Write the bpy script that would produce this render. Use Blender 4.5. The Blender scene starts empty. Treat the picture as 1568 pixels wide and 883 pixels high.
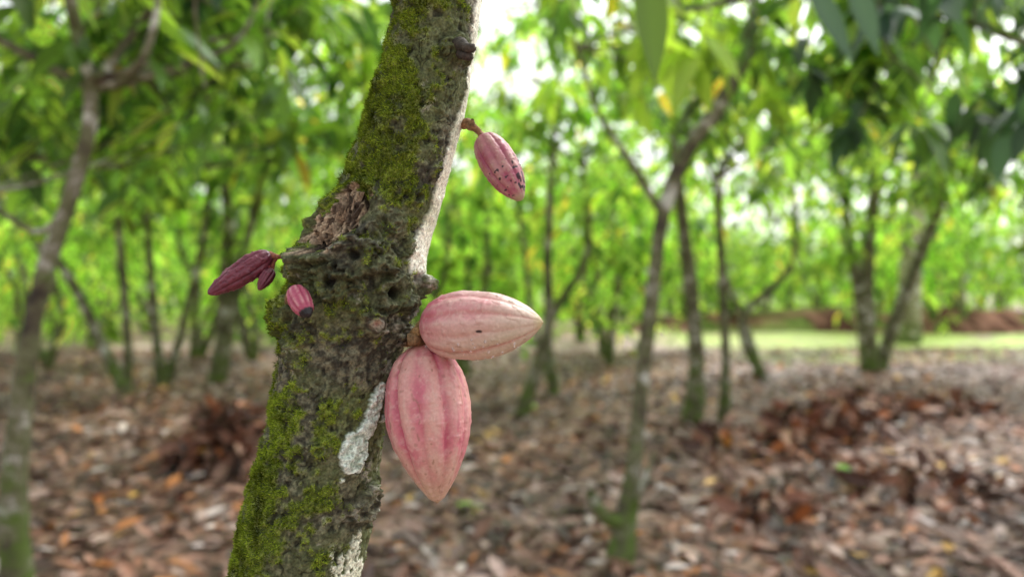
import bpy, math, random
import numpy as np
from mathutils import Vector, Matrix
rng=np.random.default_rng(7); random.seed(7)
F=1132.0; CZ=1.5; D0=0.57
scene=bpy.context.scene
# ------------------------------------------------------------ helpers
def sv(u,v,d):
    """surveyed bearing + distance -> world position in metres"""
    return np.array([(u-784)/F*d, d, CZ+(441.5-v)/F*d])
def vn(p,seed=0):
    p=np.asarray(p,float); i=np.floor(p).astype(np.int64); f=p-i; w=f*f*(3-2*f)
    out=np.zeros(len(p))
    for a in (0,1):
        for b in (0,1):
            for c in (0,1):
                h=((i[:,0]+a)*374761393+(i[:,1]+b)*668265263+(i[:,2]+c)*2147483629+seed*1013904223)&0xffffffff
                h=((h^(h>>13))*1274126177)&0xffffffff
                h=h^(h>>16); h=(h*2246822519)&0xffffffff; h=h^(h>>15)
                v=h/4294967296.0
                out+=v*(w[:,0] if a else 1-w[:,0])*(w[:,1] if b else 1-w[:,1])*(w[:,2] if c else 1-w[:,2])
    return out
def fbm(p,o=4,seed=0):
    s=0;a=1;t=0;p=np.asarray(p,float)
    for k in range(o):
        s=s+a*vn(p*(2.03**k)+k*17.3,seed+k); t+=a; a*=.5
    return s/t
def sm(a,b,x):
    t=np.clip((x-a)/(b-a),0,1); return t*t*(3-2*t)
def mixc(a,b,t):
    a=np.asarray(a,float); b=np.asarray(b,float); t=np.asarray(t)[:,None]; return a*(1-t)+b*t
def make_mesh(name,V,Fc,col=None,smooth=True):
    V=np.asarray(V,np.float32); Fc=np.asarray(Fc,np.int32); n,k=Fc.shape
    me=bpy.data.meshes.new(name)
    me.vertices.add(len(V)); me.vertices.foreach_set('co',V.ravel())
    me.loops.add(n*k); me.loops.foreach_set('vertex_index',Fc.ravel())
    me.polygons.add(n); me.polygons.foreach_set('loop_start',np.arange(0,n*k,k,dtype=np.int32))
    try: me.polygons.foreach_set('loop_total',np.full(n,k,dtype=np.int32))
    except Exception: pass
    me.polygons.foreach_set('use_smooth',np.full(n,smooth))
    me.update(calc_edges=True)
    if col is not None:
        a=me.color_attributes.new('Col','FLOAT_COLOR','POINT')
        c=np.ones((len(V),4),np.float32); c[:,:3]=np.clip(col,0,1); a.data.foreach_set('color',c.ravel())
    return me
def link(name,me,mat=None,parent=None):
    ob=bpy.data.objects.new(name,me); scene.collection.objects.link(ob)
    if mat and me is not None and not me.materials: me.materials.append(mat)
    if parent: ob.parent=parent
    return ob
def grid_faces(nr,nc,wrap=True):
    r=np.arange(nr-1)[:,None]; c=np.arange(nc if wrap else nc-1)[None,:]; c2=(c+1)%nc
    return np.stack([r*nc+c,r*nc+c2,(r+1)*nc+c2,(r+1)*nc+c],-1).reshape(-1,4)
def catmull(P,n=8):
    P=np.asarray(P,float)
    if len(P)<3: return np.array([P[0]+(P[-1]-P[0])*t for t in np.linspace(0,1,n+1)])
    Q=np.vstack([2*P[0]-P[1],P,2*P[-1]-P[-2]]); out=[]
    for i in range(1,len(Q)-2):
        for t in np.linspace(0,1,n,endpoint=False):
            a,b,c,d=Q[i-1:i+3]
            out.append(.5*((2*b)+(-a+c)*t+(2*a-5*b+4*c-d)*t*t+(-a+3*b-3*c+d)*t**3))
    out.append(P[-1]); return np.array(out)
def tube(P,R,segs=10,n=8,bump=.12,freq=14,seed=0):
    C=catmull(P,n); R=np.interp(np.linspace(0,1,len(C)),np.linspace(0,1,len(R)),R)
    T=np.gradient(C,axis=0); T/=np.linalg.norm(T,axis=1)[:,None]+1e-9
    ref=np.array([.25,.93,.12]); A=np.cross(T,ref); A/=np.linalg.norm(A,axis=1)[:,None]+1e-9; B=np.cross(T,A)
    th=np.linspace(0,2*np.pi,segs,endpoint=False)
    dirs=A[:,None,:]*np.cos(th)[None,:,None]+B[:,None,:]*np.sin(th)[None,:,None]
    V=C[:,None,:]+dirs*R[:,None,None]
    if bump:
        nn=fbm(V.reshape(-1,3)*freq,3,seed).reshape(V.shape[:2])-.5
        V=C[:,None,:]+dirs*(R[:,None]*(1+bump*4*nn))[:,:,None]
    return V.reshape(-1,3),grid_faces(len(C),segs)
def join(parts):
    Vs=[];Fs=[];o=0
    for V,f in parts: Vs.append(V);Fs.append(f+o);o+=len(V)
    return np.vstack(Vs),np.vstack(Fs)
def leaves(P,D,N,L,W,droop,col,nseg=3,fold=.25):
    P=np.asarray(P,float);n=len(P)
    D=D/(np.linalg.norm(D,axis=1)[:,None]+1e-9); S=np.cross(D,N); S/=np.linalg.norm(S,axis=1)[:,None]+1e-9
    U=np.cross(S,D); t=np.linspace(0,1,nseg+1)
    w=np.sin(np.pi*np.clip(t,0,1)**.85); w[0]=.06; w[-1]=.03
    if nseg==2: w[1]=1
    V=np.zeros((n,nseg+1,3,3))
    for i,tt in enumerate(t):
        c=P+D*(L*tt)[:,None]; c[:,2]-=droop*L*tt*tt
        for j,s in enumerate((-1,0,1)):
            V[:,i,j]=c+S*(s*w[i]*W)[:,None]+U*(abs(s)*w[i]*W*fold)[:,None]
    V=V.reshape(-1,3); k=(nseg+1)*3; f=[]
    for i in range(nseg):
        for j in range(2): a=i*3+j; f.append([a,a+1,a+4,a+3])
    Fc=(np.array(f)[None]+(np.arange(n)*k)[:,None,None]).reshape(-1,4)
    C=np.repeat(col,k,axis=0).reshape(n,nseg+1,3,3).copy()
    C[:,:,1,:]*=1.15
    return V,Fc,C.reshape(-1,3)
# ------------------------------------------------------------ materials
def newmat(name):
    m=bpy.data.materials.new(name); m.use_nodes=True; nt=m.node_tree
    return m,nt,nt.nodes['Principled BSDF'],nt.nodes['Material Output']
def N(nt,t,**k):
    n=nt.nodes.new(t)
    for a,b in k.items(): setattr(n,a,b)
    return n
def ramp(nt,stops):
    r=nt.nodes.new('ShaderNodeValToRGB'); e=r.color_ramp.elements
    while len(e)<len(stops): e.new(.5)
    for x,(p,c) in zip(e,stops): x.position=p; x.color=(*c,1)
    return r
def vcol_mat(name,rough=.8,bumps=((400,.3,.001),),var=.35,vscale=300,spec=.3,transl=0,tcol=(1,1,1),plain=False):
    m,nt,b,out=newmat(name); L=nt.links.new
    at=N(nt,'ShaderNodeAttribute',attribute_name='Col'); tc=N(nt,'ShaderNodeTexCoord')
    src=at.outputs['Color']
    if var:
        nz=N(nt,'ShaderNodeTexNoise'); nz.inputs['Scale'].default_value=vscale; nz.inputs['Detail'].default_value=4
        L(tc.outputs['Object'],nz.inputs['Vector'])
        mr=N(nt,'ShaderNodeMapRange'); mr.inputs[1].default_value=.25; mr.inputs[2].default_value=.75
        mr.inputs[3].default_value=1-var; mr.inputs[4].default_value=1+var; L(nz.outputs['Fac'],mr.inputs[0])
        vm=N(nt,'ShaderNodeVectorMath',operation='SCALE'); L(at.outputs['Color'],vm.inputs[0]); L(mr.outputs[0],vm.inputs['Scale'])
        src=vm.outputs[0]
    if plain:
        nt.nodes.remove(b); b=N(nt,'ShaderNodeBsdfDiffuse'); L(src,b.inputs['Color'])
    else:
        L(src,b.inputs['Base Color']); b.inputs['Roughness'].default_value=rough
        b.inputs['Specular IOR Level'].default_value=spec
    prev=None
    for sc,st,di in bumps:
        n2=N(nt,'ShaderNodeTexNoise'); n2.inputs['Scale'].default_value=sc; n2.inputs['Detail'].default_value=5; L(tc.outputs['Object'],n2.inputs['Vector'])
        bp=N(nt,'ShaderNodeBump'); bp.inputs['Strength'].default_value=st; bp.inputs['Distance'].default_value=di
        L(n2.outputs['Fac'],bp.inputs['Height'])
        if prev: L(prev.outputs[0],bp.inputs['Normal'])
        prev=bp
    if prev: L(prev.outputs[0],b.inputs['Normal'])
    if plain and not transl: L(b.outputs[0],out.inputs['Surface'])
    if transl:
        tr=N(nt,'ShaderNodeBsdfTranslucent'); mu=N(nt,'ShaderNodeVectorMath',operation='MULTIPLY'); mu.inputs[1].default_value=tcol
        L(src,mu.inputs[0]); L(mu.outputs[0],tr.inputs['Color'])
        mx=N(nt,'ShaderNodeMixShader'); mx.inputs[0].default_value=transl
        L(b.outputs[0],mx.inputs[1]); L(tr.outputs[0],mx.inputs[2]); L(mx.outputs[0],out.inputs['Surface'])
    return m
M_bark=vcol_mat('mossy_bark',.78,((260,.7,.002),(900,.6,.0008)),.6,560,.35)
M_moss=vcol_mat('moss',.9,(),0,200,.1,transl=.3,tcol=(1.3,1.4,.8),plain=True)
M_pod=vcol_mat('pod_skin',.42,((160,.3,.0016),(1100,.2,.0003)),.10,500,.4)
M_podd=vcol_mat('young_pod_skin',.4,((300,.5,.001),),.2,500,.45)
M_leaf=vcol_mat('cocoa_leaf',.42,(),0,6,.5,transl=.52,tcol=(2.1,1.9,.85))
M_leaf_far=vcol_mat('cocoa_leaf_distant',.5,(),0,6,.4,transl=.52,tcol=(2.0,1.8,1.0),plain=True)
M_litter=vcol_mat('dry_leaves',.5,((60,.4,.004),),.3,30,.5)
M_earth=vcol_mat('earth',.9,(),.5,6,.1,plain=True)
def bark_bg(name='cocoa_bark',lift=1.0):
    m,nt,b,out=newmat(name); L=nt.links.new
    tc=N(nt,'ShaderNodeTexCoord'); n1=N(nt,'ShaderNodeTexNoise'); n1.inputs['Scale'].default_value=5; n1.inputs['Detail'].default_value=7; n1.inputs['Roughness'].default_value=.72
    L(tc.outputs['Object'],n1.inputs['Vector'])
    q=lambda c:tuple(min(.8,x*lift) for x in c)
    r=ramp(nt,[(.34,q((.03,.024,.017))),(.43,q((.085,.07,.045))),(.5,q((.13,.14,.06))),(.56,q((.22,.20,.15))),(.62,q((.58,.59,.52)))]); L(n1.outputs['Fac'],r.inputs[0])
    sx=N(nt,'ShaderNodeSeparateXYZ'); L(tc.outputs['Object'],sx.inputs[0]); mr=N(nt,'ShaderNodeMapRange'); mr.inputs[1].default_value=.9; mr.inputs[2].default_value=0; L(sx.outputs[2],mr.inputs[0])
    n2=N(nt,'ShaderNodeTexNoise'); n2.inputs['Scale'].default_value=8; n2.inputs['Detail'].default_value=4; L(tc.outputs['Object'],n2.inputs['Vector'])
    mm=N(nt,'ShaderNodeMath',operation='MULTIPLY_ADD'); L(mr.outputs[0],mm.inputs[0]); mm.inputs[1].default_value=.3; L(n2.outputs['Fac'],mm.inputs[2])
    m3=N(nt,'ShaderNodeMapRange'); m3.inputs[1].default_value=.62; m3.inputs[2].default_value=.78; L(mm.outputs[0],m3.inputs[0])
    mx=N(nt,'ShaderNodeMix',data_type='RGBA'); L(m3.outputs[0],mx.inputs[0]); L(r.outputs[0],mx.inputs[6]); mx.inputs[7].default_value=(.09,.14,.02,1)
    L(mx.outputs[2],b.inputs['Base Color']); b.inputs['Roughness'].default_value=.9
    bp=N(nt,'ShaderNodeBump'); bp.inputs['Distance'].default_value=.02; bp.inputs['Strength'].default_value=.6; L(n1.outputs['Fac'],bp.inputs['Height']); L(bp.outputs[0],b.inputs['Normal'])
    return m
M_bg=bark_bg(); M_pale=bark_bg('pale_bark',2.0)
def ground_mat():
    m,nt,b,out=newmat('ground_litter'); L=nt.links.new
    tc=N(nt,'ShaderNodeTexCoord'); v=N(nt,'ShaderNodeTexVoronoi'); v.inputs['Scale'].default_value=9
    nz=N(nt,'ShaderNodeTexNoise'); nz.inputs['Scale'].default_value=3; nz.inputs['Detail'].default_value=5
    ad=N(nt,'ShaderNodeVectorMath',operation='MULTIPLY_ADD'); ad.inputs[1].default_value=(.35,.35,.35)
    L(tc.outputs['Object'],nz.inputs['Vector']); L(nz.outputs['Color'],ad.inputs[0]); L(tc.outputs['Object'],ad.inputs[2]); L(ad.outputs[0],v.inputs['Vector'])
    sp=N(nt,'ShaderNodeSeparateColor'); L(v.outputs['Color'],sp.inputs[0])
    r=ramp(nt,[(0,(.05,.03,.022)),(.3,(.15,.08,.055)),(.55,(.27,.155,.115)),(.8,(.42,.30,.255)),(1,(.34,.15,.07))]); L(sp.outputs[0],r.inputs[0])
    at=N(nt,'ShaderNodeAttribute',attribute_name='Col'); s2=N(nt,'ShaderNodeSeparateColor'); L(at.outputs['Color'],s2.inputs[0])
    g=ramp(nt,[(.3,(.22,.32,.05)),(.55,(.42,.54,.10)),(.8,(.5,.56,.18))]); n3=N(nt,'ShaderNodeTexNoise'); n3.inputs['Scale'].default_value=2.5; n3.inputs['Detail'].default_value=6; L(tc.outputs['Object'],n3.inputs['Vector']); L(n3.outputs['Fac'],g.inputs[0])
    mx=N(nt,'ShaderNodeMix',data_type='RGBA'); L(s2.outputs[1],mx.inputs[0]); L(r.outputs[0],mx.inputs[6]); L(g.outputs[0],mx.inputs[7])
    m2=N(nt,'ShaderNodeMix',data_type='RGBA'); L(s2.outputs[0],m2.inputs[0]); L(mx.outputs[2],m2.inputs[6]); m2.inputs[7].default_value=(.55,.43,.41,1)
    L(m2.outputs[2],b.inputs['Base Color']); b.inputs['Roughness'].default_value=.6
    bp=N(nt,'ShaderNodeBump'); bp.inputs['Distance'].default_value=.04; bp.inputs['Strength'].default_value=.7; L(sp.outputs[1],bp.inputs['Height']); L(bp.outputs[0],b.inputs['Normal'])
    return m
# ------------------------------------------------------------ ground
xs=np.concatenate([np.linspace(-300,-22,14),np.linspace(-20,20,160),np.linspace(22,300,14)])
ys=np.concatenate([np.linspace(-60,-2,8),np.linspace(-1,40,170),np.linspace(43,400,16)])
X,Y=np.meshgrid(xs,ys)
def gz(x,y):
    x=np.asarray(x,float);y=np.asarray(y,float)
    p=np.stack([x.ravel()*.35,y.ravel()*.35,np.zeros(x.size)],1)
    return ((fbm(p,3,5)-.5)*.2).reshape(x.shape)
Z=gz(X,Y)
Vg=np.stack([X,Y,Z],-1).reshape(-1,3)
nn=fbm(Vg*[.5,.5,0],3,9); nb=fbm(Vg*[1.3,1.3,0],3,19)
grass=sm(14.5,16.5,Vg[:,1]+5*(nn-.5)+3*(nb-.5))*(1-sm(24,27,Vg[:,1]+4*(nn-.5)))*sm(3.2,5.5,Vg[:,0]+3*(nn-.5))*sm(.28,.42,nb)
grass=np.maximum(grass,sm(30,38,Vg[:,1]+8*(nn-.5))*.6*sm(.42,.55,nb))
pale=sm(10.5,13.5,Vg[:,1]+5*(nn-.5))*(1-sm(17,23,Vg[:,1]+4*(nb-.5)))*(.3+.4*sm(.4,.6,nb))  # pale path band, with reflected sky brightness painted into its colour
link('ground',make_mesh('ground',Vg,grid_faces(len(ys),len(xs),False),np.stack([pale*(1-grass),grass,0*pale],1)),ground_mat())
# litter
def litter_cols(n):
    pal=np.array([[.045,.027,.02],[.10,.05,.034],[.20,.093,.058],[.29,.155,.11],[.43,.30,.255],[.54,.45,.42],[.44,.17,.055],[.60,.36,.09]])
    pr=[.17,.21,.22,.17,.10,.05,.06,.02]
    c=pal[rng.choice(len(pal),n,p=pr)]; return c*rng.uniform(.75,1.25,(n,1))
def litter(n,x,y,zoff,L,tilt):
    a=rng.uniform(0,2*np.pi,n); D=np.stack([np.cos(a),np.sin(a),rng.normal(0,tilt,n)],1)
    Nn=np.stack([rng.normal(0,tilt,n),rng.normal(0,tilt,n),np.ones(n)],1)
    P=np.stack([x,y,gz(x,y)+zoff],1)
    return leaves(P,D,Nn,L,L*rng.uniform(.17,.26,n),rng.uniform(-.2,.2,n),litter_cols(n),3,.35)
n=34000
yy=1.2+17*rng.uniform(0,1,n)**.75; xx=rng.uniform(-1,1,n)*(0.8*yy+1.2)
V,Fc,C=litter(n,xx,yy,rng.uniform(.01,.05,n),rng.uniform(.08,.2,n),.25)
pn=fbm(np.stack([V[:,0]*.9,V[:,1]*.9,0*V[:,0]],1),3,66); C=C*(.55+.9*sm(.3,.7,pn))[:,None]
link('leaf_litter',make_mesh('leaf_litter',V,Fc,C),M_litter)
def pile(cx,cy,r,h,n,dark=1,nm='leaf_pile'):
    a=rng.uniform(0,2*np.pi,n); q=rng.uniform(0,1,n)**.6; rr_=r*(1+.35*np.sin(a*3+cx)+.2*np.sin(a*5+cy)); x=cx+np.cos(a)*q*rr_; y=cy+np.sin(a)*q*rr_
    z=h*(1-q)**.8
    D=np.stack([np.cos(a)*.6+rng.normal(0,.4,n),np.sin(a)*.6+rng.normal(0,.4,n),rng.uniform(-1.3,.9,n)],1)
    P=np.stack([x,y,gz(x,y)+z+.05],1); Nn=np.stack([np.cos(a),np.sin(a),np.full(n,.7)],1)
    L=rng.uniform(.1,.28,n); c=litter_cols(n)*np.array([1,.8,.68])*dark
    V,Fc,C=leaves(P,D,Nn,L,L*.2,.25,c,3,.4)
    link(nm,make_mesh(nm,V,Fc,C),M_litter)
pile(-2.4,6.3,.42,.5,560,.8)
for (cx,cy,r,h,k) in [(3.2,7.2,.45,.36,240),(2.55,6.7,.25,.34,130),(1.7,4.9,.5,.1,90),(2.9,5.2,.6,.14,130),(-1.3,8.0,.35,.12,60),(4.1,8.3,.5,.22,150),(5.2,8.8,.5,.2,130),(1.9,6.6,.3,.22,70)]:
    pile(cx,cy,r,h,k,.85)
# ------------------------------------------------------------ cocoa crowns
def greens(n,bright=1.0,darkfrac=.3):
    pal=np.array([[.04,.095,.035],[.075,.165,.045],[.14,.275,.055],[.22,.395,.075],[.37,.51,.115],[.50,.42,.09]])
    p=np.array([.5*darkfrac,.5*darkfrac+.08,.34,.30,.15,.02]); p[2:5]*=(1-p[0]-p[1]-p[5])/p[2:5].sum()
    return pal[rng.choice(6,n,p=p/p.sum())]*rng.uniform(.75,1.25,(n,1))*bright
def crown(name,rx,rz,ncl,lpc,Ls,nseg,darkfrac,bright=1.0,low=1.35):
    u=rng.normal(0,1,(ncl,3)); u/=np.linalg.norm(u,axis=1)[:,None]; q=rng.uniform(.15,1,ncl)**.5
    c=u*q[:,None]*[rx,rx,rz]; c[:,2]*=np.where(c[:,2]<0,rng.uniform(.6,low,ncl),1)
    k=rng.poisson(lpc,ncl)+3; idx=np.repeat(np.arange(ncl),k); n=len(idx)
    a=rng.uniform(0,2*np.pi,n); dz=rng.uniform(-1.1,.25,n)
    D=np.stack([np.cos(a),np.sin(a),dz],1)
    P=c[idx]+rng.normal(0,.10,(n,3))
    L=rng.uniform(*Ls,n)
    cb=rng.uniform(.5,1.5,ncl)[idx]
    Nn=np.stack([rng.normal(0,.3,n),rng.normal(0,.3,n),np.ones(n)],1)
    V,Fc,C=leaves(P,D,Nn,L,L*rng.uniform(.16,.22,n),rng.uniform(.1,.5,n),greens(n,bright,darkfrac)*cb[:,None],nseg,.2)
    return make_mesh(name,V,Fc,C)
CR_near=[crown('crown_n%d'%i,1.7,.95,80,9,(.16,.32),4,.35,1.1) for i in range(3)]
CR_mid=[crown('crown_m%d'%i,2.1,1.5,90,9,(.18,.34),3,.22,1.15) for i in range(4)]
CR_far=[crown('crown_f%d'%i,2.2,1.9,76,7,(.24,.44),2,.14,1.35,1.8) for i in range(4)]
for m_ in CR_far: m_.materials.append(M_leaf_far)
def cocoa_tree(stems,crowns,name='cocoa_tree',segs=14,branch=True,mat=None):
    """stems: list of (points, radii); crowns: list of (mesh, centre, rotation, scale)"""
    base=stems[0][0][0]
    root=bpy.data.objects.new(name,None); root.location=base; scene.collection.objects.link(root); root.empty_display_size=.2
    parts=[]
    for k,(P,R) in enumerate(stems):
        parts.append(tube(np.asarray(P)-base,R,segs,9,.1,9,k+3))
        if branch:
            top=np.asarray(P[-1])-base
            for cm,cc,ro,s in crowns:
                cc=np.asarray(cc)-base
                if np.linalg.norm(cc-top)>3.2: continue
                for q in range(4):
                    e=cc+rng.normal(0,1,3)*[.8,.8,.35]*s; mid=(top+e)/2+rng.normal(0,.12,3)
                    parts.append(tube([top-[0,0,.05],mid,e],[R[-1]*.8,R[-1]*.5,.008],7,5,.08,9,q))
    V,Fc=join(parts)
    link('trunk',make_mesh('trunk',V,Fc),mat or M_bg,root)
    for cm,cc,ro,s in crowns:
        o=link('foliage',cm,M_leaf,root); o.location=np.asarray(cc)-base; o.rotation_euler=(0,0,ro); o.scale=(s,s,s)
    return root
def sp(pts,d,dd=0):
    o=[]
    for i,(u,v) in enumerate(pts): o.append(sv(u,v,d+dd*i/max(1,len(pts)-1)))
    o[0][2]=min(o[0][2],0.0) if o[0][2]<.3 else o[0][2]
    return o
R=lambda *a:list(a)
# left near tree
P=sp([(28,928),(20,760),(33,620),(50,500),(75,400),(112,290),(138,190),(140,120)],3.5)
P2=[P[-1],sv(165,118,3.45),sv(212,100,3.4),(sv(238,30,3.4)),sv(245,-60,3.4)]
P3=[P[-1],sv(118,60,3.5),sv(100,-30,3.5),sv(90,-150,3.5)]
P4=[P[4],sv(100,330,3.55),sv(60,355,3.6),sv(10,330,3.6),sv(-50,290,3.7)]
cocoa_tree([(P,R(.075,.062,.05,.042,.038,.036,.034,.032)),(P2,R(.026,.02,.018,.016,.014)),(P3,R(.026,.022,.018,.015)),(P4,R(.02,.016,.014,.01))],
 [(CR_near[0],(-2.9,4.5,3.35),.3,1.0),(CR_near[1],(-1.7,5.0,3.7),2.1,.85)])
# left group
d=10.1
cocoa_tree([(sp([(198,611),(165,545),(120,450),(85,395),(20,330),(-40,260)],d),R(.10,.075,.065,.06,.05,.04)),
            (sp([(192,611),(196,540),(190,440),(183,340),(190,240)],d+.1),R(.08,.06,.055,.05,.04))],
 [(CR_mid[0],(-6.4,10.3,3.6),0,1.0),(CR_mid[1],(-4.9,9.6,3.8),1.5,.95)])
d=11.2
cocoa_tree([(sp([(247,594),(240,520),(232,430),(225,340),(215,240)],d),R(.09,.07,.06,.05,.04)),
            (sp([(252,594),(275,520),(300,420),(318,320),(320,230)],d+.1),R(.08,.06,.055,.05,.04))],
 [(CR_mid[2],(-5.2,12,3.6),2,.95)])
d=11.8
cocoa_tree([(sp([(330,585),(342,510),(352,420),(350,330),(336,240)],d),R(.13,.1,.085,.075,.06)),
            (sp([(338,585),(358,470),(378,370),(402,270),(400,200)],d+.1),R(.1,.08,.07,.06,.05))],
 [(CR_mid[3],(-4.0,11.5,4.1),.7,1.0)])
# centre-right near tree
P=sp([(948,866),(958,800),(972,700),(983,580),(1000,440),(1015,330),(1045,245),(1098,165),(1140,90),(1160,-20)],4.05,.5)
cocoa_tree([(P,R(.085,.06,.045,.042,.042,.042,.045,.042,.036,.03)),([P[1],sv(925,790,4.0),sv(905,755,3.95)],R(.04,.035,.03)),
   ([P[1],sv(985,740,4.05),sv(1003,690,4.05)],R(.03,.018,.01)),
   ([P[5],sv(960,240,4.2),sv(915,170,4.3),sv(880,60,4.4)],R(.022,.018,.015,.012))],
 [(CR_near[2],(1.9,5.3,3.6),1.0,1.0)])
d=8.1
P=sp([(1060,652),(1066,560),(1060,460),(1050,380),(1040,290),(1030,200)],d)
cocoa_tree([(P,R(.13,.085,.08,.075,.06,.05))],[(CR_mid[0],(1.9,8.6,4.0),2.6,.8)])
P=sp([(1108,648),(1111,540),(1106,440),(1103,370),(1095,270)],8.2)
cocoa_tree([(P,R(.07,.05,.045,.045,.035))],[(CR_mid[1],(3.2,8.9,3.5),.6,.7)])
d=13.2
cocoa_tree([(sp([(1332,572),(1326,480),(1330,370),(1342,270),(1352,180)],d),R(.17,.13,.11,.1,.08)),
            (sp([(1328,572),(1318,480),(1302,380),(1290,290),(1270,220)],d),R(.12,.09,.08,.07,.06)),
            (sp([(1345,572),(1368,495),(1405,400),(1438,310),(1440,230)],d),R(.13,.11,.1,.09,.07))],
 [(CR_mid[2],(6.2,12.6,4.1),.2,1.0),(CR_mid[3],(7.9,12.8,4.0),1.2,1.0)])
cocoa_tree([([np.array([4.6,5.4,0]),np.array([4.5,5.4,1.5]),np.array([4.1,5.3,2.6]),np.array([3.9,5.2,3.2])],R(.09,.07,.06,.05))],
 [(CR_near[0],(3.6,5.3,3.45),1.9,1.0)])
cocoa_tree([([np.array([-5.6,6.4,0]),np.array([-5.4,6.4,1.5]),np.array([-4.9,6.4,2.8])],R(.09,.07,.05))],
 [(CR_near[2],(-4.2,6.5,3.3),1.9,1.1),(CR_near[1],(-2.4,7.2,3.7),3.4,1.1)])
# lighter trees filling the middle distance
for (x,y,z,s,k) in [(.9,10.5,3.6,.75,0),(-1.2,12.5,3.8,.9,1),(4.3,11.8,4.2,.9,2),(2.2,14.5,3.2,1,3),(9.5,11.0,3.9,1,1),(-8.2,13.5,3.2,1,2),(-2.6,14.5,3.0,.9,0),(.4,8.6,4.0,.6,3)]:
    w1,w2=rng.normal(0,.22,2)
    cocoa_tree([([np.array([x-.3,y,0]),np.array([x-.25+w1,y,1.0]),np.array([x+w2,y,2.0]),np.array([x+.1,y,z-.3])],R(.09,.06,.05,.035)),
                ([np.array([x-.28,y,0]),np.array([x-.6,y,1.0]),np.array([x-.6+w1,y,2.0]),np.array([x-.9,y,z-.4])],R(.07,.05,.04,.03))][:1 if s<.7 else 2],[(CR_far[k],(x,y,z),k*1.3,s)])
cocoa_tree([([np.array([10.7,20,0]),np.array([10.75,20,1.5]),np.array([10.9,20.1,3]),np.array([11.1,20,6])],R(.36,.3,.28,.22))],
 [(CR_far[0],(11,20,5.6),0,1.3)],name='shade_tree',mat=M_pale)
# grove behind
grove=bpy.data.objects.new('distant_cocoa_grove',None); scene.collection.objects.link(grove)
TM=[]
for k in range(6):
    parts=[]
    for s in range(rng.integers(2,5)):
        a=rng.uniform(0,6.28); sp_=rng.uniform(.1,1.1); j=lambda s_:rng.normal(0,s_,3)*[1,1,0]
        q=[np.array([.08*math.cos(a),.08*math.sin(a),-.1]),np.array([sp_*.3*math.cos(a),sp_*.3*math.sin(a),.8])+j(.08),np.array([sp_*.6*math.cos(a),sp_*.6*math.sin(a),1.6])+j(.16),np.array([sp_*math.cos(a),sp_*math.sin(a),2.6])+j(.2),np.array([sp_*1.3*math.cos(a+.5),sp_*1.3*math.sin(a+.5),4.0])]
        r_=rng.uniform(.6,1.25); parts.append(tube(q,[.09*r_,.06*r_,.05*r_,.045*r_,.03],9,5,.1,9,k))
    V,Fc=join(parts); TM.append(make_mesh('grove_trunk',V,Fc)); TM[-1].materials.append(M_pale if k%3==0 else M_bg)
cnt=0
y=13.0
while y<45:
    x=-(0.76*y+3)
    while x<0.76*y+3:
        px=x+rng.uniform(-1.3,1.3); py=y+rng.uniform(-1.4,1.4); x+=2.8
        if 3.5<px<16 and 14.8<py<25: continue
        if py<15 and (px<-2 or px>0): continue
        t=link('grove_trunk',TM[rng.integers(6)],None,grove); t.location=(px,py,0 if not(px>4 and 25<py<33) else .5); t.rotation_euler=(0,0,rng.uniform(0,6.28))
        if rng.random()<.12: continue
        f=link('grove_foliage',CR_far[rng.integers(4)],M_leaf_far,grove)
        s=rng.uniform(.65,1.1); f.scale=(s,s,s*rng.uniform(.7,1.2)); f.location=(px,py,rng.uniform(2.2,3.8) if py<24 else rng.uniform(1.8,4.2)); f.rotation_euler=(0,0,rng.uniform(0,6.28)); cnt+=1
    y+=3.1
print('grove',cnt)
# far tree belt
n=24000
a=rng.uniform(-1.0,1.0,n); r=rng.uniform(46,62,n); x=np.sin(a)*r; yv=np.cos(a)*r; z=rng.uniform(0,1,n)**1.1*20
dens=fbm(np.stack([x*.2,yv*.2,z*.3],1),3,3); keep=dens>(.38+.010*z); x,yv,z=x[keep],yv[keep],z[keep]; n=len(x)
L=rng.uniform(.6,1.1,n); aa=rng.uniform(0,6.28,n)
D=np.stack([np.cos(aa),np.sin(aa),rng.uniform(-1,.2,n)],1)
V,Fc,C=leaves(np.stack([x,yv,z],1),D,np.tile([0,0,1.],(n,1)),L,L*.25,.3,greens(n,1.4,.12),2,.2)
link('distant_trees',make_mesh('distant_trees',V,Fc,C),M_leaf_far)
# undergrowth + earth bank behind clearing
n=20000
yv=rng.uniform(18.5,42,n); x=rng.uniform(-.8,.8,n)*yv; z=rng.uniform(0,1,n)**1.3*2.3
dn=fbm(np.stack([x*.45,yv*.45,z*.3],1),3,77); keep=~((x>2)&(yv<28.5))&(dn>.48+.03*z)&~((x>2)&(yv<32)&(z<.75)); x,yv,z=x[keep],yv[keep],z[keep]; n=len(x)
aa=rng.uniform(0,6.28,n); L=rng.uniform(.25,.5,n)
V,Fc,C=leaves(np.stack([x,yv,z],1),np.stack([np.cos(aa),np.sin(aa),rng.uniform(-.6,.8,n)],1),np.tile([0,0,1.],(n,1)),L,L*.22,.3,greens(n,1.4,.1),2,.2)
link('undergrowth',make_mesh('undergrowth',V,Fc,C),M_leaf_far)
bx=np.linspace(3,40,260); prof=[(0,0),(.5,.2),(1.1,.45),(1.9,.68),(3.0,.8),(4.4,.75),(8,.0)]
V=[]
for dy,h in prof:
    for xx_ in bx: V.append([xx_,25.5+dy-.05*xx_,h*min(1,(xx_-3)/6)*(1+.15*math.sin(xx_*.55))-.03])
V=np.array(V); V+= (fbm(V*1.3,3,2)[:,None]-.5)*[.5,.6,.3]
bn=fbm(V*2.2,4,4)
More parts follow.
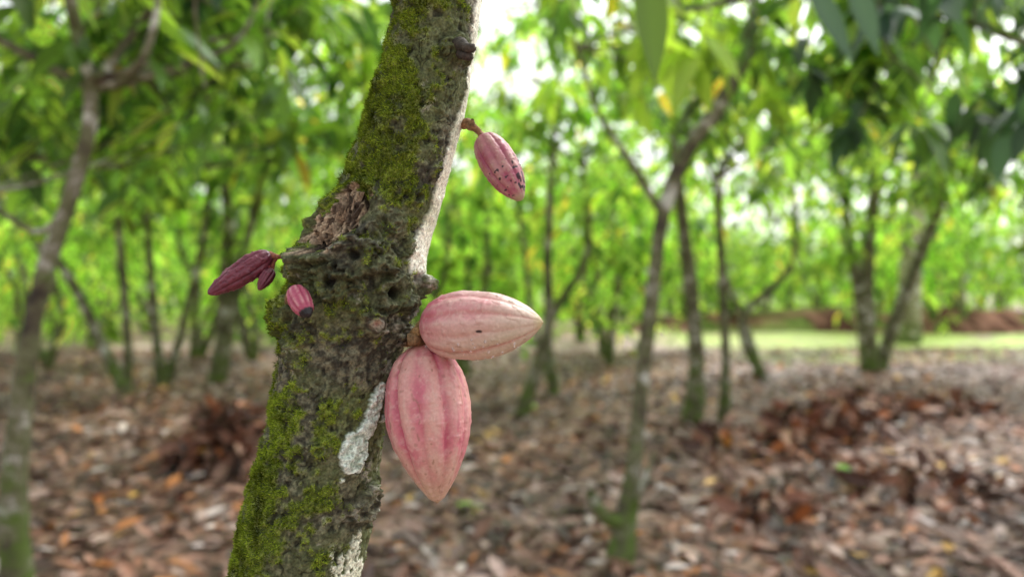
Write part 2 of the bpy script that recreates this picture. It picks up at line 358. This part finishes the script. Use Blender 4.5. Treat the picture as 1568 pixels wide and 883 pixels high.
link('earth_bank',make_mesh('earth_bank',V,grid_faces(len(prof),len(bx),False),mixc(mixc((.06,.03,.022),(.30,.16,.12),sm(.35,.62,bn)),(.14,.22,.05),sm(.52,.62,fbm(V*.9,3,44))*.8)),M_earth)
def seedling(x,y,h,k):
    a=rng.uniform(0,6.28,k); D=np.stack([np.cos(a),np.sin(a),rng.uniform(0,.7,k)],1)
    z0=float(gz(np.array([x]),np.array([y]))[0])
    P=np.tile([x,y,z0+h],(k,1))+rng.normal(0,.02,(k,3)); L=rng.uniform(.08,.16,k)
    V,Fc,C=leaves(P,D,np.tile([0,0,1.],(k,1)),L,L*.25,.4,greens(k,1.4,.0),3,.2)
    root=link('seedling',make_mesh('seedling',V,Fc,C),M_leaf)
    V,Fc=tube([[x,y,z0],[x+.01,y,z0+h*.5],[x,y,z0+h]],[.006,.005,.004],6,4,0); link('stem',make_mesh('stem',V,Fc),M_bg,root)
for s in [(2.45,5.4,.14,9),(-.25,4.9,.05,5),(.2,9,.08,6)]: seedling(*s)
# overhanging cocoa branches, upper part of the view (2.5 to 6 m away)
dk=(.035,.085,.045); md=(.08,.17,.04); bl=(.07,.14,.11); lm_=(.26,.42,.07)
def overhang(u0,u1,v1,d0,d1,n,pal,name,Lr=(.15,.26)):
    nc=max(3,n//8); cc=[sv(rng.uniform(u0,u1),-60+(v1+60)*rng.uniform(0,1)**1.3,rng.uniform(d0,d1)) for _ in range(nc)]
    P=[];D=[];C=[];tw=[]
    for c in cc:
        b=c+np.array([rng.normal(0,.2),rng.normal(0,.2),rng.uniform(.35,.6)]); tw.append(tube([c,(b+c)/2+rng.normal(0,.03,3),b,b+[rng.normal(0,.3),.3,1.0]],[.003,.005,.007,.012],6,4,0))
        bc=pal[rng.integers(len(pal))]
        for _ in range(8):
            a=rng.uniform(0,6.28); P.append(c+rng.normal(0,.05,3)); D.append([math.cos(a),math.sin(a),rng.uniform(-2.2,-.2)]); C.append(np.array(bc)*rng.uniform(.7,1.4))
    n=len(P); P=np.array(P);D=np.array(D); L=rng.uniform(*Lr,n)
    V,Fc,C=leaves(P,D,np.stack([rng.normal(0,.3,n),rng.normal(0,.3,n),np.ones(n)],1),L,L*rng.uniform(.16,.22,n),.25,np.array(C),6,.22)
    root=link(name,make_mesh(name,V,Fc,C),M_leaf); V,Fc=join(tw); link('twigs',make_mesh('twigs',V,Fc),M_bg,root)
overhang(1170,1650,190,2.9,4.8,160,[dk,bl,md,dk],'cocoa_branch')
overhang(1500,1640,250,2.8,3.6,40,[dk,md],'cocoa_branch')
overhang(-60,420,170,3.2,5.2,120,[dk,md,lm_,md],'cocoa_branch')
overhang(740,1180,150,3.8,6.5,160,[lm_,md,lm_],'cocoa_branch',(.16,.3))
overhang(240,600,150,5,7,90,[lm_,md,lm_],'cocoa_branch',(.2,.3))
hl=[(990,-60,1003,120,1.5,.038,(.09,.17,.035)),(1232,-40,1305,90,2.6,.05,bl),(1300,-40,1345,80,2.7,.05,bl)]
P=[];D=[];L=[];W=[];C=[]
for (u0,v0,u1,v1,d,w_,c) in hl:
    a=sv(u0,v0,d); b=sv(u1,v1,d-.05); P.append(a);D.append(b-a);L.append(np.linalg.norm(b-a));W.append(w_*.9);C.append(c)
V,Fc,C=leaves(np.array(P),np.array(D),np.array([[rng.normal(0,.15),-1,.5] for _ in P]),np.array(L),np.array(W),.05,np.array(C),9,.2)
root=link('cocoa_branch',make_mesh('cocoa_branch',V,Fc,C),M_leaf)
V,Fc=tube([sv(960,-80,1.5),sv(985,-60,1.5),sv(1180,-50,2.3),sv(1300,-42,2.65),sv(1500,-60,3.0),sv(1700,-100,4.0)],[.004,.006,.008,.01,.014,.02],10,8)
link('twig',make_mesh('twig',V,Fc),M_bg,root)
# ------------------------------------------------------------ main trunk
prof=[(0,605,737),(50,598,730),(100,586,722),(150,571,716),(200,555,706),(250,536,692),(285,522,682),(297,512,678),(310,500,675),(350,480,664),(385,458,654),(410,447,650),(440,442,650),(470,433,640),(500,432,628),(550,430,611),(600,421,600),(650,410,592),(700,396,585),(750,383,578),(800,372,571),(850,362,561),(883,355,555)]
pv=np.array(prof,float); k=D0/F
zz=CZ+(441.5-pv[:,0])*k; ax=((pv[:,1]+pv[:,2])/2-784)*k; rr=(pv[:,2]-pv[:,1])/2*k*.98
zz=zz[::-1];ax=ax[::-1];rr=rr[::-1]
zz=np.concatenate([[-.1,.0,.1,.4,.9],zz,[1.95,2.2,2.6,2.9]]); ax=np.concatenate([[-.33,-.33,-.325,-.30,-.245],ax,[.0,.05,.10,.13]]); rr=np.concatenate([[.12,.095,.078,.066,.056],rr,[.032,.031,.029,.022]])
zf=np.linspace(-.1,2.9,3001)
def smooth(a,w=9): kk=np.exp(-np.linspace(-2,2,w*2+1)**2); kk/=kk.sum(); return np.convolve(np.pad(a,w,mode='edge'),kk,'valid')
axf=smooth(np.interp(zf,zz,ax),12); rf=smooth(np.interp(zf,zz,rr),6)
AX=lambda z:np.interp(z,zf,axf); RR=lambda z:np.interp(z,zf,rf)
def surf(u,v,out=0.0):
    d=.52
    for _ in range(8):
        p=sv(u,v,d); a=AX(p[2]); r=RR(p[2])+out; dx=np.clip(p[0]-a,-r*.999,r*.999); d=D0-math.sqrt(r*r-dx*dx)*.96
    return sv(u,v,d)
zr=np.concatenate([np.arange(-.1,1.24,.008),np.arange(1.24,1.76,.0008),np.arange(1.76,2.9,.008)])
NS=460; th=np.linspace(0,2*np.pi,NS,endpoint=False)
ZZ,TH=np.meshgrid(zr,th,indexing='ij'); ZZ=ZZ.ravel();TH=TH.ravel()
dirs=np.stack([np.cos(TH),np.sin(TH)*.96,0*TH],1)
base=np.stack([AX(ZZ),np.full(len(ZZ),D0),ZZ],1); r0=RR(ZZ); P0=base+dirs*r0[:,None]
s=P0.copy()
lump=fbm(s*26,3,1)-.5; rid=fbm(s*[150,150,80],4,2); gran=fbm(s*330,3,42)-.5; pit=sm(.36,.22,fbm(s*[230,230,150],2,43))
wp=fbm(s*70,3,8)[:,None]; cr=1-np.abs(2*fbm(s*[75,75,38]+4*wp,2,3)-1); crev=sm(.92,.995,cr)*sm(.45,.6,fbm(s*40,2,55))
wart=sm(.62,.85,vn(s*150,6))*sm(.4,.6,fbm(s*35,2,56))
disp=.0065*lump+.0038*(rid-.5)-.0015*crev+.003*gran+.0014*wart-.0016*pit
ks=[ # u,v,radius,height,hole radius, hole depth
 (545,392,.0145,.019,.0058,.010),(602,449,.0130,.015,.0068,.020),(646,437,.0085,.012,.003,.001),(570,495,.0105,.013,.0045,.001),
 (461,406,.012,.014,.004,.005),(438,474,.011,.013,.004,.001),(468,480,.011,.007,.004,.003),(628,518,.010,.007,.003,.001),(700,78,.011,.009,.004,.002),
 (718,190,.006,.005,.002,.001),(560,775,.014,.011,.005,.001),(575,745,.007,.004,.003,.001),(562,700,.006,.002,.003,.001),(588,398,.0095,.010,.0035,.003),(508,432,.013,.010,.005,.008),(633,380,.007,.008,.003,.003),
 (640,300,.006,.005,.003,.005),(668,265,.006,.005,.003,.004),(455,515,.010,.007,.004,.004),(585,125,.007,.005,.002,.0),(490,690,.008,.004,.004,.0),(610,508,.009,.008,.003,.002),(625,472,.009,.009,.0036,.007),(480,398,.010,.008,.003,.001),(430,500,.008,.009,.003,.0),(447,545,.009,.007,.003,.002),(640,405,.006,.006,.003,.003),(540,452,.011,.007,.003,.001),(572,362,.010,.007,.003,.001),(605,345,.008,.006,.003,.001)]
dark=np.zeros(len(s)); rimn=fbm(s*160,3,12); rim2=fbm(s*420,2,13); shade=np.zeros(len(s))
for (u,v,r,h,hr,hd) in ks:
    c=surf(u,v); dd=np.linalg.norm(s-c,axis=1)*(1+.9*(rimn-.5)+.4*(rim2-.5))
    ring=np.exp(-(dd/r)**4*.8); disp+=h*.8*ring-hd*np.exp(-(dd/hr)**2)
    disp+=.0014*ring*np.sin(dd/r*13+rimn*6)
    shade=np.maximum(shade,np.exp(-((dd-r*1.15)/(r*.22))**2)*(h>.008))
    dark=np.maximum(dark,.97*np.exp(-(dd/(hr*1.0))**2)*(hd>.0035))
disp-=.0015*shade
def seg_d(a,b):
    ab=b-a; t=np.clip(((s-a)@ab)/(ab@ab),0,1); return np.linalg.norm(s-(a+t[:,None]*ab),axis=1)
ca,cb=surf(540,314),surf(496,358)
wd=seg_d(ca,cb); wood=1-sm(.0125,.016,wd+.010*(rimn-.5)*2)
fib=fbm(s*np.array([520,520,60])+fbm(s*90,2,7)[:,None]*2,3,14); chunk=np.round(fbm(s*[230,230,60],2,61)*8)/8
disp+=wood*(-.003+.008*(fib-.5)+.026*(chunk-.5))
lip=np.exp(-((wd-.0195)/.0033)**2)*(s[:,1]<D0+.02); disp+=.007*lip*(.2+1.4*rimn)
low=np.exp(-(np.linalg.norm((s-surf(500,400))*[1,1,1.3],axis=1)/.03)**2); disp+=low*(.003*(vn(s*90,31)-.2)*2)
Pm=base+dirs*(r0+disp)[:,None]
q=Pm
n1=fbm(q*45,4,20); n2=fbm(q*260,3,21); n3=fbm(q*18,3,22); n5=fbm(q*110,3,24)
col=mixc((.045,.042,.028),(.17,.165,.105),sm(.34,.66,n2))
col=mixc(col,(.11,.14,.04),sm(.36,.58,n3)*.6)
col=mixc(col,(.34,.33,.27),sm(.57,.68,n1)*sm(.46,.58,n2)*.8)
mw=np.zeros(len(q))
for (u,v,r,w) in [(590,150,.036,1.05),(615,172,.025,.85),(590,240,.035,1),(548,280,.025,1.1),(640,235,.02,.6),(610,285,.028,.85),(625,60,.035,.7),(655,10,.035,.6),(660,130,.02,.45),(566,190,.022,1.1),(600,100,.025,.9),(395,740,.035,1.05),(375,820,.035,1),(430,640,.03,.95),(420,590,.02,.75),(455,700,.035,.65),(362,870,.03,.9),(470,780,.035,.6),(575,350,.03,.55),(480,640,.025,.6),(510,860,.03,.45),(610,390,.02,.4),(430,560,.015,.75),(500,520,.035,.45),(625,330,.02,.6),(530,600,.03,.4),(555,460,.02,.4),(480,440,.015,.45)]:
    c=surf(u,v); mw=np.maximum(mw,w*np.exp(-(np.linalg.norm(q-c,axis=1)/r)**2))
mw=np.maximum(mw,.6*sm(-.2,-.9,np.cos(TH)))
moss=sm(.49,.74,mw*.6+n1*.55+(n5-.5)*.75+(n2-.5)*.45)*(1-wood)
col=mixc(col,mixc((.06,.09,.012),(.23,.285,.035),sm(.3,.7,n2)),moss*.9)
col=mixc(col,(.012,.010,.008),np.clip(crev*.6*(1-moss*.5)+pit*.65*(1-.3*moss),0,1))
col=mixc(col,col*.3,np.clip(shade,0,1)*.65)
lo=sm(0,.0045,-(disp-.0065*lump)); col=mixc(col,col*.35,np.clip(lo,0,1)*.75)  # sunken bark darkened: relief shading put into the colour
wcol=mixc((.07,.045,.03),(.44,.33,.22),sm(.35,.6,fib)); wcol=mixc(wcol,wcol*.2,sm(.5,.38,chunk)); col=mixc(col,wcol,wood)
col=mixc(col,(.005,.004,.003),dark)
c=surf(570,495); dd=np.linalg.norm(s-c,axis=1)*(1+.8*(rimn-.5)); col=mixc(col,(.015,.012,.008),np.exp(-((dd-.0058)/.0015)**2)*.9); col=mixc(col,(.50,.38,.30),np.exp(-(dd/.0036)**2)); col=mixc(col,(.30,.10,.07),np.exp(-(dd/.0012)**2)*.8)
def blobs(lst):
    m=np.full(len(q),9.)
    for (u,v,r) in lst: m=np.minimum(m,np.linalg.norm(q-surf(u,v),axis=1)-r)
    return m
m=blobs([(582,592,.004),(579,605,.0055),(574,620,.0065),(569,637,.0065),(563,652,.007),(556,666,.008),(547,680,.0105),(542,692,.012),(540,706,.0095),(584,640,.003),(588,625,.003)])
edge=(n2-.5)*.007; l1=1-sm(-.0004,.0006,m+edge); rimm=np.exp(-((m+edge+.001)/.0009)**2)
m2=blobs([(523,737,.0022),(519,808,.0016),(560,765,.0025),(552,772,.002)]); l2=1-sm(-.0003,.0006,m2+edge*.4)
m3=blobs([(545,835,.006),(540,850,.007),(530,865,.009),(545,872,.010),(520,882,.007),(535,888,.010),(507,850,.002),(548,820,.004),(512,868,.003)]); l3=(1-sm(-.0005,.0006,m3+edge*1.6))*sm(.34,.44,n2+.2*(n1-.3))
vv=-(ZZ-CZ)/k+441.5
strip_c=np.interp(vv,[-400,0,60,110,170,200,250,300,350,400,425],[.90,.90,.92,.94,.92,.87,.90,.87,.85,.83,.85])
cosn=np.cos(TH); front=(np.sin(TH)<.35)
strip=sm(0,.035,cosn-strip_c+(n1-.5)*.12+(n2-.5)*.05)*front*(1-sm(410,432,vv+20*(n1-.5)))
back=sm(.5,.6,n3)*(np.sin(TH)>.2)
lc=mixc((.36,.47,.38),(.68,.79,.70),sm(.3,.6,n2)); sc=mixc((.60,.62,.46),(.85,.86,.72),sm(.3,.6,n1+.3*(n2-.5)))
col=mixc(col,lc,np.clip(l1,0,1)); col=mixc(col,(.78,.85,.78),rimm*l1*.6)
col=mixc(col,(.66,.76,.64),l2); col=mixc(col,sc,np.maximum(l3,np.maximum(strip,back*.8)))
lm=np.clip(np.maximum.reduce([l1,l2,l3,strip]),0,1)
disp2=disp*(1-lm*.6)+lm*.0014+l1*(.0016+.006*(n2-.5)+.005*(n5-.5))+moss*.0012
Pm=base+dirs*(r0+disp2)[:,None]
main=bpy.data.objects.new('cocoa_tree_with_pods',None); scene.collection.objects.link(main)
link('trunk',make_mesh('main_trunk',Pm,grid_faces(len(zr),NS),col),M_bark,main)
top=np.array([AX(2.85),D0,2.85]); parts=[];tips=[]
for a in (0.2,1.5,2.9,4.3,5.4):
    e=top+np.array([math.cos(a)*1.1,math.sin(a)*1.1,.6]); parts.append(tube([top-[0,0,.1],top+np.array([math.cos(a)*.4,math.sin(a)*.4,.35]),e],[.02,.014,.008],8,6)); tips.append(e)
V,Fc=join(parts); link('limbs',make_mesh('limbs',V,Fc),M_bg,main)
n=120; tp=np.array(tips)[rng.integers(5,size=n)]+rng.normal(0,.25,(n,3)); aa=rng.uniform(0,6.28,n); L=rng.uniform(.18,.3,n)
V,Fc,C=leaves(tp,np.stack([np.cos(aa),np.sin(aa),rng.uniform(-.8,.2,n)],1),np.tile([0,0,1.],(n,1)),L,L*.18,.3,greens(n),4,.2)
link('foliage',make_mesh('main_foliage',V,Fc,C),M_leaf,main)
# moss tufts
vis=(ZZ>1.22)&(ZZ<1.78)
pr=np.where(vis,moss**1.3*(1-lm)*(1-dark)*np.where(np.sin(TH)<.5,1,.3)+.025*(1-lm)*(1-wood)*(1-dark)*(1-shade),0); pr/=pr.sum()
n=85000; idx=rng.choice(len(q),n,p=pr); b0=Pm[idx]+rng.normal(0,.0005,(n,3)); nd=dirs[idx]+rng.normal(0,.6,(n,3))+[0,0,.3]; nd/=np.linalg.norm(nd,axis=1)[:,None]
h=rng.uniform(.0007,.0026,n)*(.5+.8*moss[idx]); sd=np.cross(nd,rng.normal(0,1,(n,3))); sd/=np.linalg.norm(sd,axis=1)[:,None]; w=rng.uniform(.0002,.0005,n)
V=np.stack([b0-sd*w[:,None]-nd*.0004,b0+sd*w[:,None]-nd*.0004,b0+nd*h[:,None]],1).reshape(-1,3)
cc=mixc((.055,.09,.01),(.31,.385,.045),rng.uniform(0,1,n)**1.4*(.3+.7*moss[idx]))*(.2+1.45*sm(.25,.75,n5[idx]))[:,None]
link('moss',make_mesh('moss',V,np.arange(n*3).reshape(-1,3),np.repeat(cc,3,axis=0),False),M_moss,main)
# splinters in the broken stub
parts=[];cols=[]
for i in range(34):
    t=rng.uniform(0,1); u=540+(494-540)*t+rng.normal(0,9); v=312+(360-312)*t+rng.normal(0,9)
    c=surf(u,v); a=AX(c[2]); nrm=np.array([c[0]-a,(c[1]-D0),0]); nrm/=np.linalg.norm(nrm)
    ax_=np.array([.3,-.05,1.0])+rng.normal(0,.22,3); ax_/=np.linalg.norm(ax_)
    Ls=rng.uniform(.004,.012); wv=np.cross(ax_,nrm); wv/=np.linalg.norm(wv); w_=rng.uniform(.0008,.0028); c=c+nrm*rng.uniform(-.004,.001)
    o=[c-ax_*Ls*.6-wv*w_,c-ax_*Ls*.6+wv*w_,c-ax_*Ls*.6+nrm*w_*1.5]; tpp=c+ax_*Ls*.5+nrm*.002
    tpw=[tpp-wv*w_*.6,tpp+wv*w_*.5+ax_*.001,tpp+nrm*w_*1.2]
    parts.append((np.array(o+tpw),np.array([[0,1,4,3],[1,2,5,4],[2,0,3,5]]))); b=rng.uniform(0,1); cols.append(np.tile(np.array([.06,.04,.028])*(1-b)+np.array([.38,.28,.19])*b,(6,1)))
V,Fc=join(parts); link('broken_wood',make_mesh('broken_wood',V,Fc,np.vstack(cols),False),M_bark,main)
def ctube(name,P,Rr,c0,c1,mat=M_bark,segs=18,bump=.12,freq=200,n=10):
    V,Fc=tube(P,Rr,segs,n,bump,freq,5); m_=fbm(V*260,3,2)
    return link(name,make_mesh(name,V,Fc,mixc(c0,c1,m_)),mat,main)
e=surf(700,74)
ctube('dead_twig',[e+[-.004,.006,0],e+[.002,-.006,.001],sv(714,73,.525),sv(726,74,.525),sv(727.5,74,.525)],[.006,.0055,.0035,.003,.0003],(.012,.01,.008),(.09,.075,.055))
ctube('dead_twig_lower',[e+[-.002,.004,-.003],e+[.003,-.004,-.005],sv(712,86,.528),sv(722,88,.528),sv(723.5,88,.528)],[.005,.0045,.003,.0025,.0003],(.012,.01,.008),(.08,.06,.045))
# ------------------------------------------------------------ pods
TT=[0,.02,.05,.1,.2,.3,.4,.5,.62,.72,.8,.87,.93,.97,1.0]
RA=[.10,.32,.49,.69,.88,.97,1,.985,.89,.75,.60,.45,.29,.17,.0]
def pod(name,b,t,rmax,colf,prof=RA,furrow=.055,rib=.03,roll=0.,bend=0.,mat=M_pod,nt_=230,ns=260,wart=.0005,wr=120,squash=1.0):
    b=np.asarray(b,float);t=np.asarray(t,float); Lg=np.linalg.norm(t-b); zax=(t-b)/Lg
    xax=np.cross(zax,[0,-1,0]); xax/=np.linalg.norm(xax); yax=np.cross(zax,xax)
    tt=1-(1-np.linspace(0,1,nt_))**1.15; pr_=smooth(np.interp(np.linspace(0,1,800),TT,prof),16); pr_[-14:]*=np.linspace(1,0,14)**.5; rad=np.interp(tt,np.linspace(0,1,800),pr_)*rmax
    th_=np.linspace(0,2*np.pi,ns,endpoint=False); T_,H_=np.meshgrid(tt,th_,indexing='ij'); T_=T_.ravel();H_=H_.ravel(); Rd=np.repeat(rad,ns)
    loc=np.stack([Rd*np.cos(H_),Rd*np.sin(H_),T_*Lg],1)
    Hw=H_+roll+.12*(fbm(loc*30,2,3)-.5)*2
    ph=(Hw/(2*np.pi)*10)%1; dist=np.minimum(ph,1-ph); par=(np.floor((Hw/(2*np.pi)*10)+.5)%2)
    fur=np.exp(-(dist/.14)**2)*(.45+.55*par)*(.6+.8*fbm(loc*70,2,71)); crest=np.exp(-((ph-.5)/.22)**2)
    env=np.clip(np.sin(np.pi*np.clip(T_*.96+.03,0,1)),0,1)**.35
    w1=fbm(loc*wr,3,7)-.5; w2=sm(.62,.85,vn(loc*wr*2.6,9)); w0=fbm(loc*45,2,91)-.5
    Rn=Rd*(1-furrow*fur*env*1.25+rib*crest*env+.05*w0*env)+(wart*2.2*w1+wart*.9*w2)*env
    off=bend*np.sin(np.pi*T_)*Lg
    W_=b+xax*(Rn*np.cos(H_))[:,None]+yax*(Rn*squash*np.sin(H_)+off)[:,None]+zax*(T_*Lg)[:,None]
    c=colf(T_,H_,loc,fur*env,crest,W_)
    link(name,make_mesh(name,W_,grid_faces(nt_,ns),c),mat,main); return W_
def scratches(l,c,thr,dc,am):
    f_=vn(l*[420,420,60]+fbm(l*60,2,88)[:,None]*5,87); return mixc(c,dc,sm(thr,thr+.05,f_)*am)
def colA(T_,H_,l,fu,cr_,W_):
    n_=fbm(l*[70,70,22],4,3); f_=fbm(l*380,3,5); st=fbm(l*[260,260,40],3,15)
    c=mixc((.54,.145,.195),(.61,.31,.28),sm(.3,.65,n_)); c=mixc(c,(.47,.09,.15),np.clip(fu*.8,0,1))
    c=mixc(c,(.65,.42,.35),sm(.42,.6,st)*.5*cr_); c=mixc(c,(.50,.36,.24),sm(.60,1,T_+.15*(n_-.5))*.85); c=mixc(c,(.30,.2,.1),sm(.965,1,T_)*.8)
    c=mixc(c,(.68,.47,.41),sm(.5,.7,f_)*.3); c=mixc(c,(.2,.09,.05),sm(.82,.88,vn(l*260,33))*.35)
    c=scratches(l,c,.85,(.26,.13,.08),.6)
    c=mixc(c,(.5,.22,.14),sm(.08,.0,T_)*.8); return c
def colB(T_,H_,l,fu,cr_,W_):
    n_=fbm(l*[60,60,26],4,13); f_=fbm(l*380,3,5); st=fbm(l*[260,260,40],3,25)
    lowr=sm(.008,-.020,W_[:,2]-W_[:,2].mean()+.012*(n_-.5))
    c=mixc((.58,.19,.235),(.62,.36,.33),sm(.3,.65,n_)); c=mixc(c,(.52,.45,.33),np.clip(sm(.4,.9,T_)*.65+lowr*.65,0,.92))
    c=mixc(c,(.54,.11,.18),sm(.45,.05,T_)*.7*(1-.5*lowr)); c=mixc(c,(.50,.19,.17),np.clip(fu*.55,0,1)); c=mixc(c,(.68,.52,.44),sm(.45,.62,st)*.35*cr_)
    c=mixc(c,(.70,.56,.47),sm(.5,.7,f_)*.25); c=mixc(c,(.46,.38,.18),sm(.92,1,T_)*.8); c=scratches(l,c,.86,(.30,.17,.11),.55)
    d1=np.linalg.norm((W_-sv(733,507,W_[:,1].min()+.004))*[1,.3,2.6],axis=1); return mixc(c,(.03,.02,.02),sm(.0032,.002,d1*(.6+.8*f_)))
def colC(T_,H_,l,fu,cr_,W_):
    n_=fbm(l*90,4,13); f_=fbm(l*400,3,5)
    c=mixc((.33,.07,.12),(.42,.19,.19),sm(.3,.65,n_)); c=mixc(c,(.48,.34,.26),cr_*.35*sm(.5,.65,f_)+cr_*.15); c=mixc(c,(.28,.045,.10),fu*.5)
    xo=(W_[:,0]-np.median(W_[:,0]))/.013
    d_=sm(.84,.88,vn(l*480,41)+.24*sm(.3,.65,T_)*(T_<.92)+.10*xo-.10); c=mixc(c,(.03,.015,.022),d_*.95); c=mixc(c,(.36,.29,.18),sm(.88,1,T_)); return c
def colD(T_,H_,l,fu,cr_,W_):
    n_=fbm(l*90,4,13); c=mixc((.085,.010,.026),(.16,.028,.050),sm(.3,.65,n_)); c=mixc(c,(.22,.06,.085),cr_*.25*sm(.45,.65,n_)); c=mixc(c,(.06,.008,.018),fu*.4); return c
def colE(T_,H_,l,fu,cr_,W_):
    n_=fbm(l*160,4,13); c=mixc((.40,.07,.13),(.52,.23,.25),sm(.35,.65,n_)*cr_); c=mixc(c,(.28,.035,.08),fu*.6); c=mixc(c,(.012,.01,.012),sm(.80,.86,T_+.1*(n_-.5))); return c
K=lambda d:d/F
dA=.545
pod('pod_hanging',sv(646,526,dA+.008),sv(670,770,dA-.012),64.5*K(dA),colA,roll=.25,furrow=.075)
RB=[.12,.36,.53,.71,.89,.97,1,.985,.91,.79,.66,.50,.32,.18,.0]
WB=pod('pod_sideways',sv(647,500,.545),sv(832,493,.513),54*K(.52),colB,prof=RB,roll=.1,bend=-.03,furrow=.05)
RC=[.2,.4,.58,.75,.9,.98,1,.98,.93,.83,.70,.55,.38,.26,.0]
pod('pod_upper',sv(738,208,.565),sv(799,307,.55),28*K(.555),colC,prof=RC,furrow=.06,rib=.03,roll=.2,mat=M_pod,wart=.0004,wr=260,nt_=170,ns=200)
RD=[.2,.45,.62,.78,.93,1,.98,.95,.86,.74,.62,.50,.36,.24,.0]
pod('pod_young_purple',sv(415,389,.55),sv(318,450,.535),19.5*K(.545),colD,prof=RD,furrow=.08,rib=.03,roll=.3,mat=M_podd,wart=.0008,wr=230,bend=.04,nt_=140,ns=140)
pod('pod_bud',sv(417,412,.548),sv(396,444,.54),10*K(.545),colD,prof=RD,furrow=.14,rib=.08,roll=.3,mat=M_podd,wart=.0004,wr=400,nt_=60,ns=80)
pod('pod_small_pink',sv(450,441,.518),sv(473,485,.501),17*K(.515),colE,prof=RC,furrow=.09,rib=.04,roll=.5,mat=M_pod,wart=.0004,wr=300,nt_=80,ns=100)
# rain drops clinging to the sideways pod
mm,nt,b,_=newmat('water'); b.inputs['Base Color'].default_value=(.95,.97,1,1); b.inputs['Roughness'].default_value=.02; b.inputs['IOR'].default_value=1.33; b.inputs['Transmission Weight'].default_value=.85
cz_=WB[:,2].mean(); cand=WB[(WB[:,2]<cz_-.008)&(WB[:,1]<.53)&(WB[:,0]>-.045)&(WB[:,0]<.01)]
a1=np.linspace(0,np.pi,9); a2=np.linspace(0,2*np.pi,14,endpoint=False); parts=[]
for i in range(26):
    c=cand[rng.integers(len(cand))]; r=rng.uniform(.0004,.0011)
    V=np.array([[math.sin(a)*math.cos(b_),math.sin(a)*math.sin(b_),math.cos(a)*1.15] for a in a1 for b_ in a2])*r+c; parts.append((V,grid_faces(9,14)))
V,Fc=join(parts); link('rain_drops',make_mesh('rain_drops',V,Fc),mm,main)
# stalks
br0,br1=(.10,.06,.03),(.30,.19,.09)
a=surf(628,518)
ctube('pod_stalk',[surf(618,522)+[-.004,.008,0],a+[.002,-.002,0],sv(636,512,.543),sv(642,505,.543),sv(650,499,.545)],[.006,.0052,.0045,.0045,.006],br0,(.42,.26,.10))
ctube('pod_stalk_short',[sv(626,520,.54),sv(635,519,.54),sv(644,524,.55),sv(646,531,.552)],[.005,.0045,.0055,.006],br0,br1)
ctube('upper_stalk',[sv(709,190,.57),sv(717,189,.565),sv(727,196,.565),sv(735,204,.565),sv(740,212,.565)],[.0042,.0036,.0026,.0024,.0042],(.14,.07,.035),(.36,.2,.09))
ctube('upper_stalk_scar',[sv(718,197,.565),sv(722,189,.562),sv(724,183,.56)],[.0028,.0028,.0012],br0,br1)
ctube('young_stalk',[surf(461,408)+[0,.004,0],sv(447,396,.55),sv(435,393,.55),sv(425,393,.55),sv(413,391,.55)],[.004,.0028,.0018,.0018,.0034],(.22,.06,.04),(.30,.13,.07))
ctube('bud_stalk',[sv(425,393,.55),sv(420,400,.55),sv(417,408,.549),sv(416,415,.549)],[.0014,.0014,.0016,.002],(.2,.04,.03),(.25,.10,.06))
ctube('bud_scale',[sv(404,396,.548),sv(410,404,.547),sv(413,412,.547)],[.0006,.002,.0014],(.16,.02,.03),(.2,.04,.04))
ctube('small_pod_stalk',[surf(441,474)+[0,.004,0],sv(444,452,.525),sv(449,443,.521)],[.004,.003,.0032],br0,br1)
# ------------------------------------------------------------ light and sky
w=bpy.data.worlds.new('World'); scene.world=w; w.use_nodes=True; nt=w.node_tree; bg=nt.nodes['Background']
sk=nt.nodes.new('ShaderNodeTexSky'); sk.sky_type='NISHITA'; sk.sun_disc=False; EL=math.radians(55); ROT=math.radians(40)
sk.sun_elevation=EL; sk.sun_rotation=ROT; sk.dust_density=4; sk.air_density=1.2
hs=nt.nodes.new('ShaderNodeHueSaturation'); hs.inputs['Saturation'].default_value=.15; hs.inputs['Value'].default_value=2.3
nt.links.new(sk.outputs[0],hs.inputs['Color']); nt.links.new(hs.outputs[0],bg.inputs['Color']); bg.inputs['Strength'].default_value=.15
sl_=bpy.data.lights.new('sun','SUN'); sl_.energy=1.3; sl_.angle=math.radians(25); sl_.color=(1,.98,.95)
so=bpy.data.objects.new('sun',sl_); scene.collection.objects.link(so)
sd=Vector((math.sin(ROT)*math.cos(EL),math.cos(ROT)*math.cos(EL),math.sin(EL))); so.rotation_euler=sd.to_track_quat('Z','Y').to_euler()
cam=bpy.data.cameras.new('camera'); co=bpy.data.objects.new('camera',cam); scene.collection.objects.link(co); scene.camera=co
co.location=(0,0,CZ); co.rotation_euler=(math.radians(90),0,0); cam.sensor_width=36; cam.lens=26; cam.clip_start=.02; cam.clip_end=1200
cam.dof.use_dof=True; cam.dof.focus_distance=.53; cam.dof.aperture_fstop=3.5
scene.view_settings.view_transform='Standard'; scene.view_settings.look='None'; scene.view_settings.exposure=0
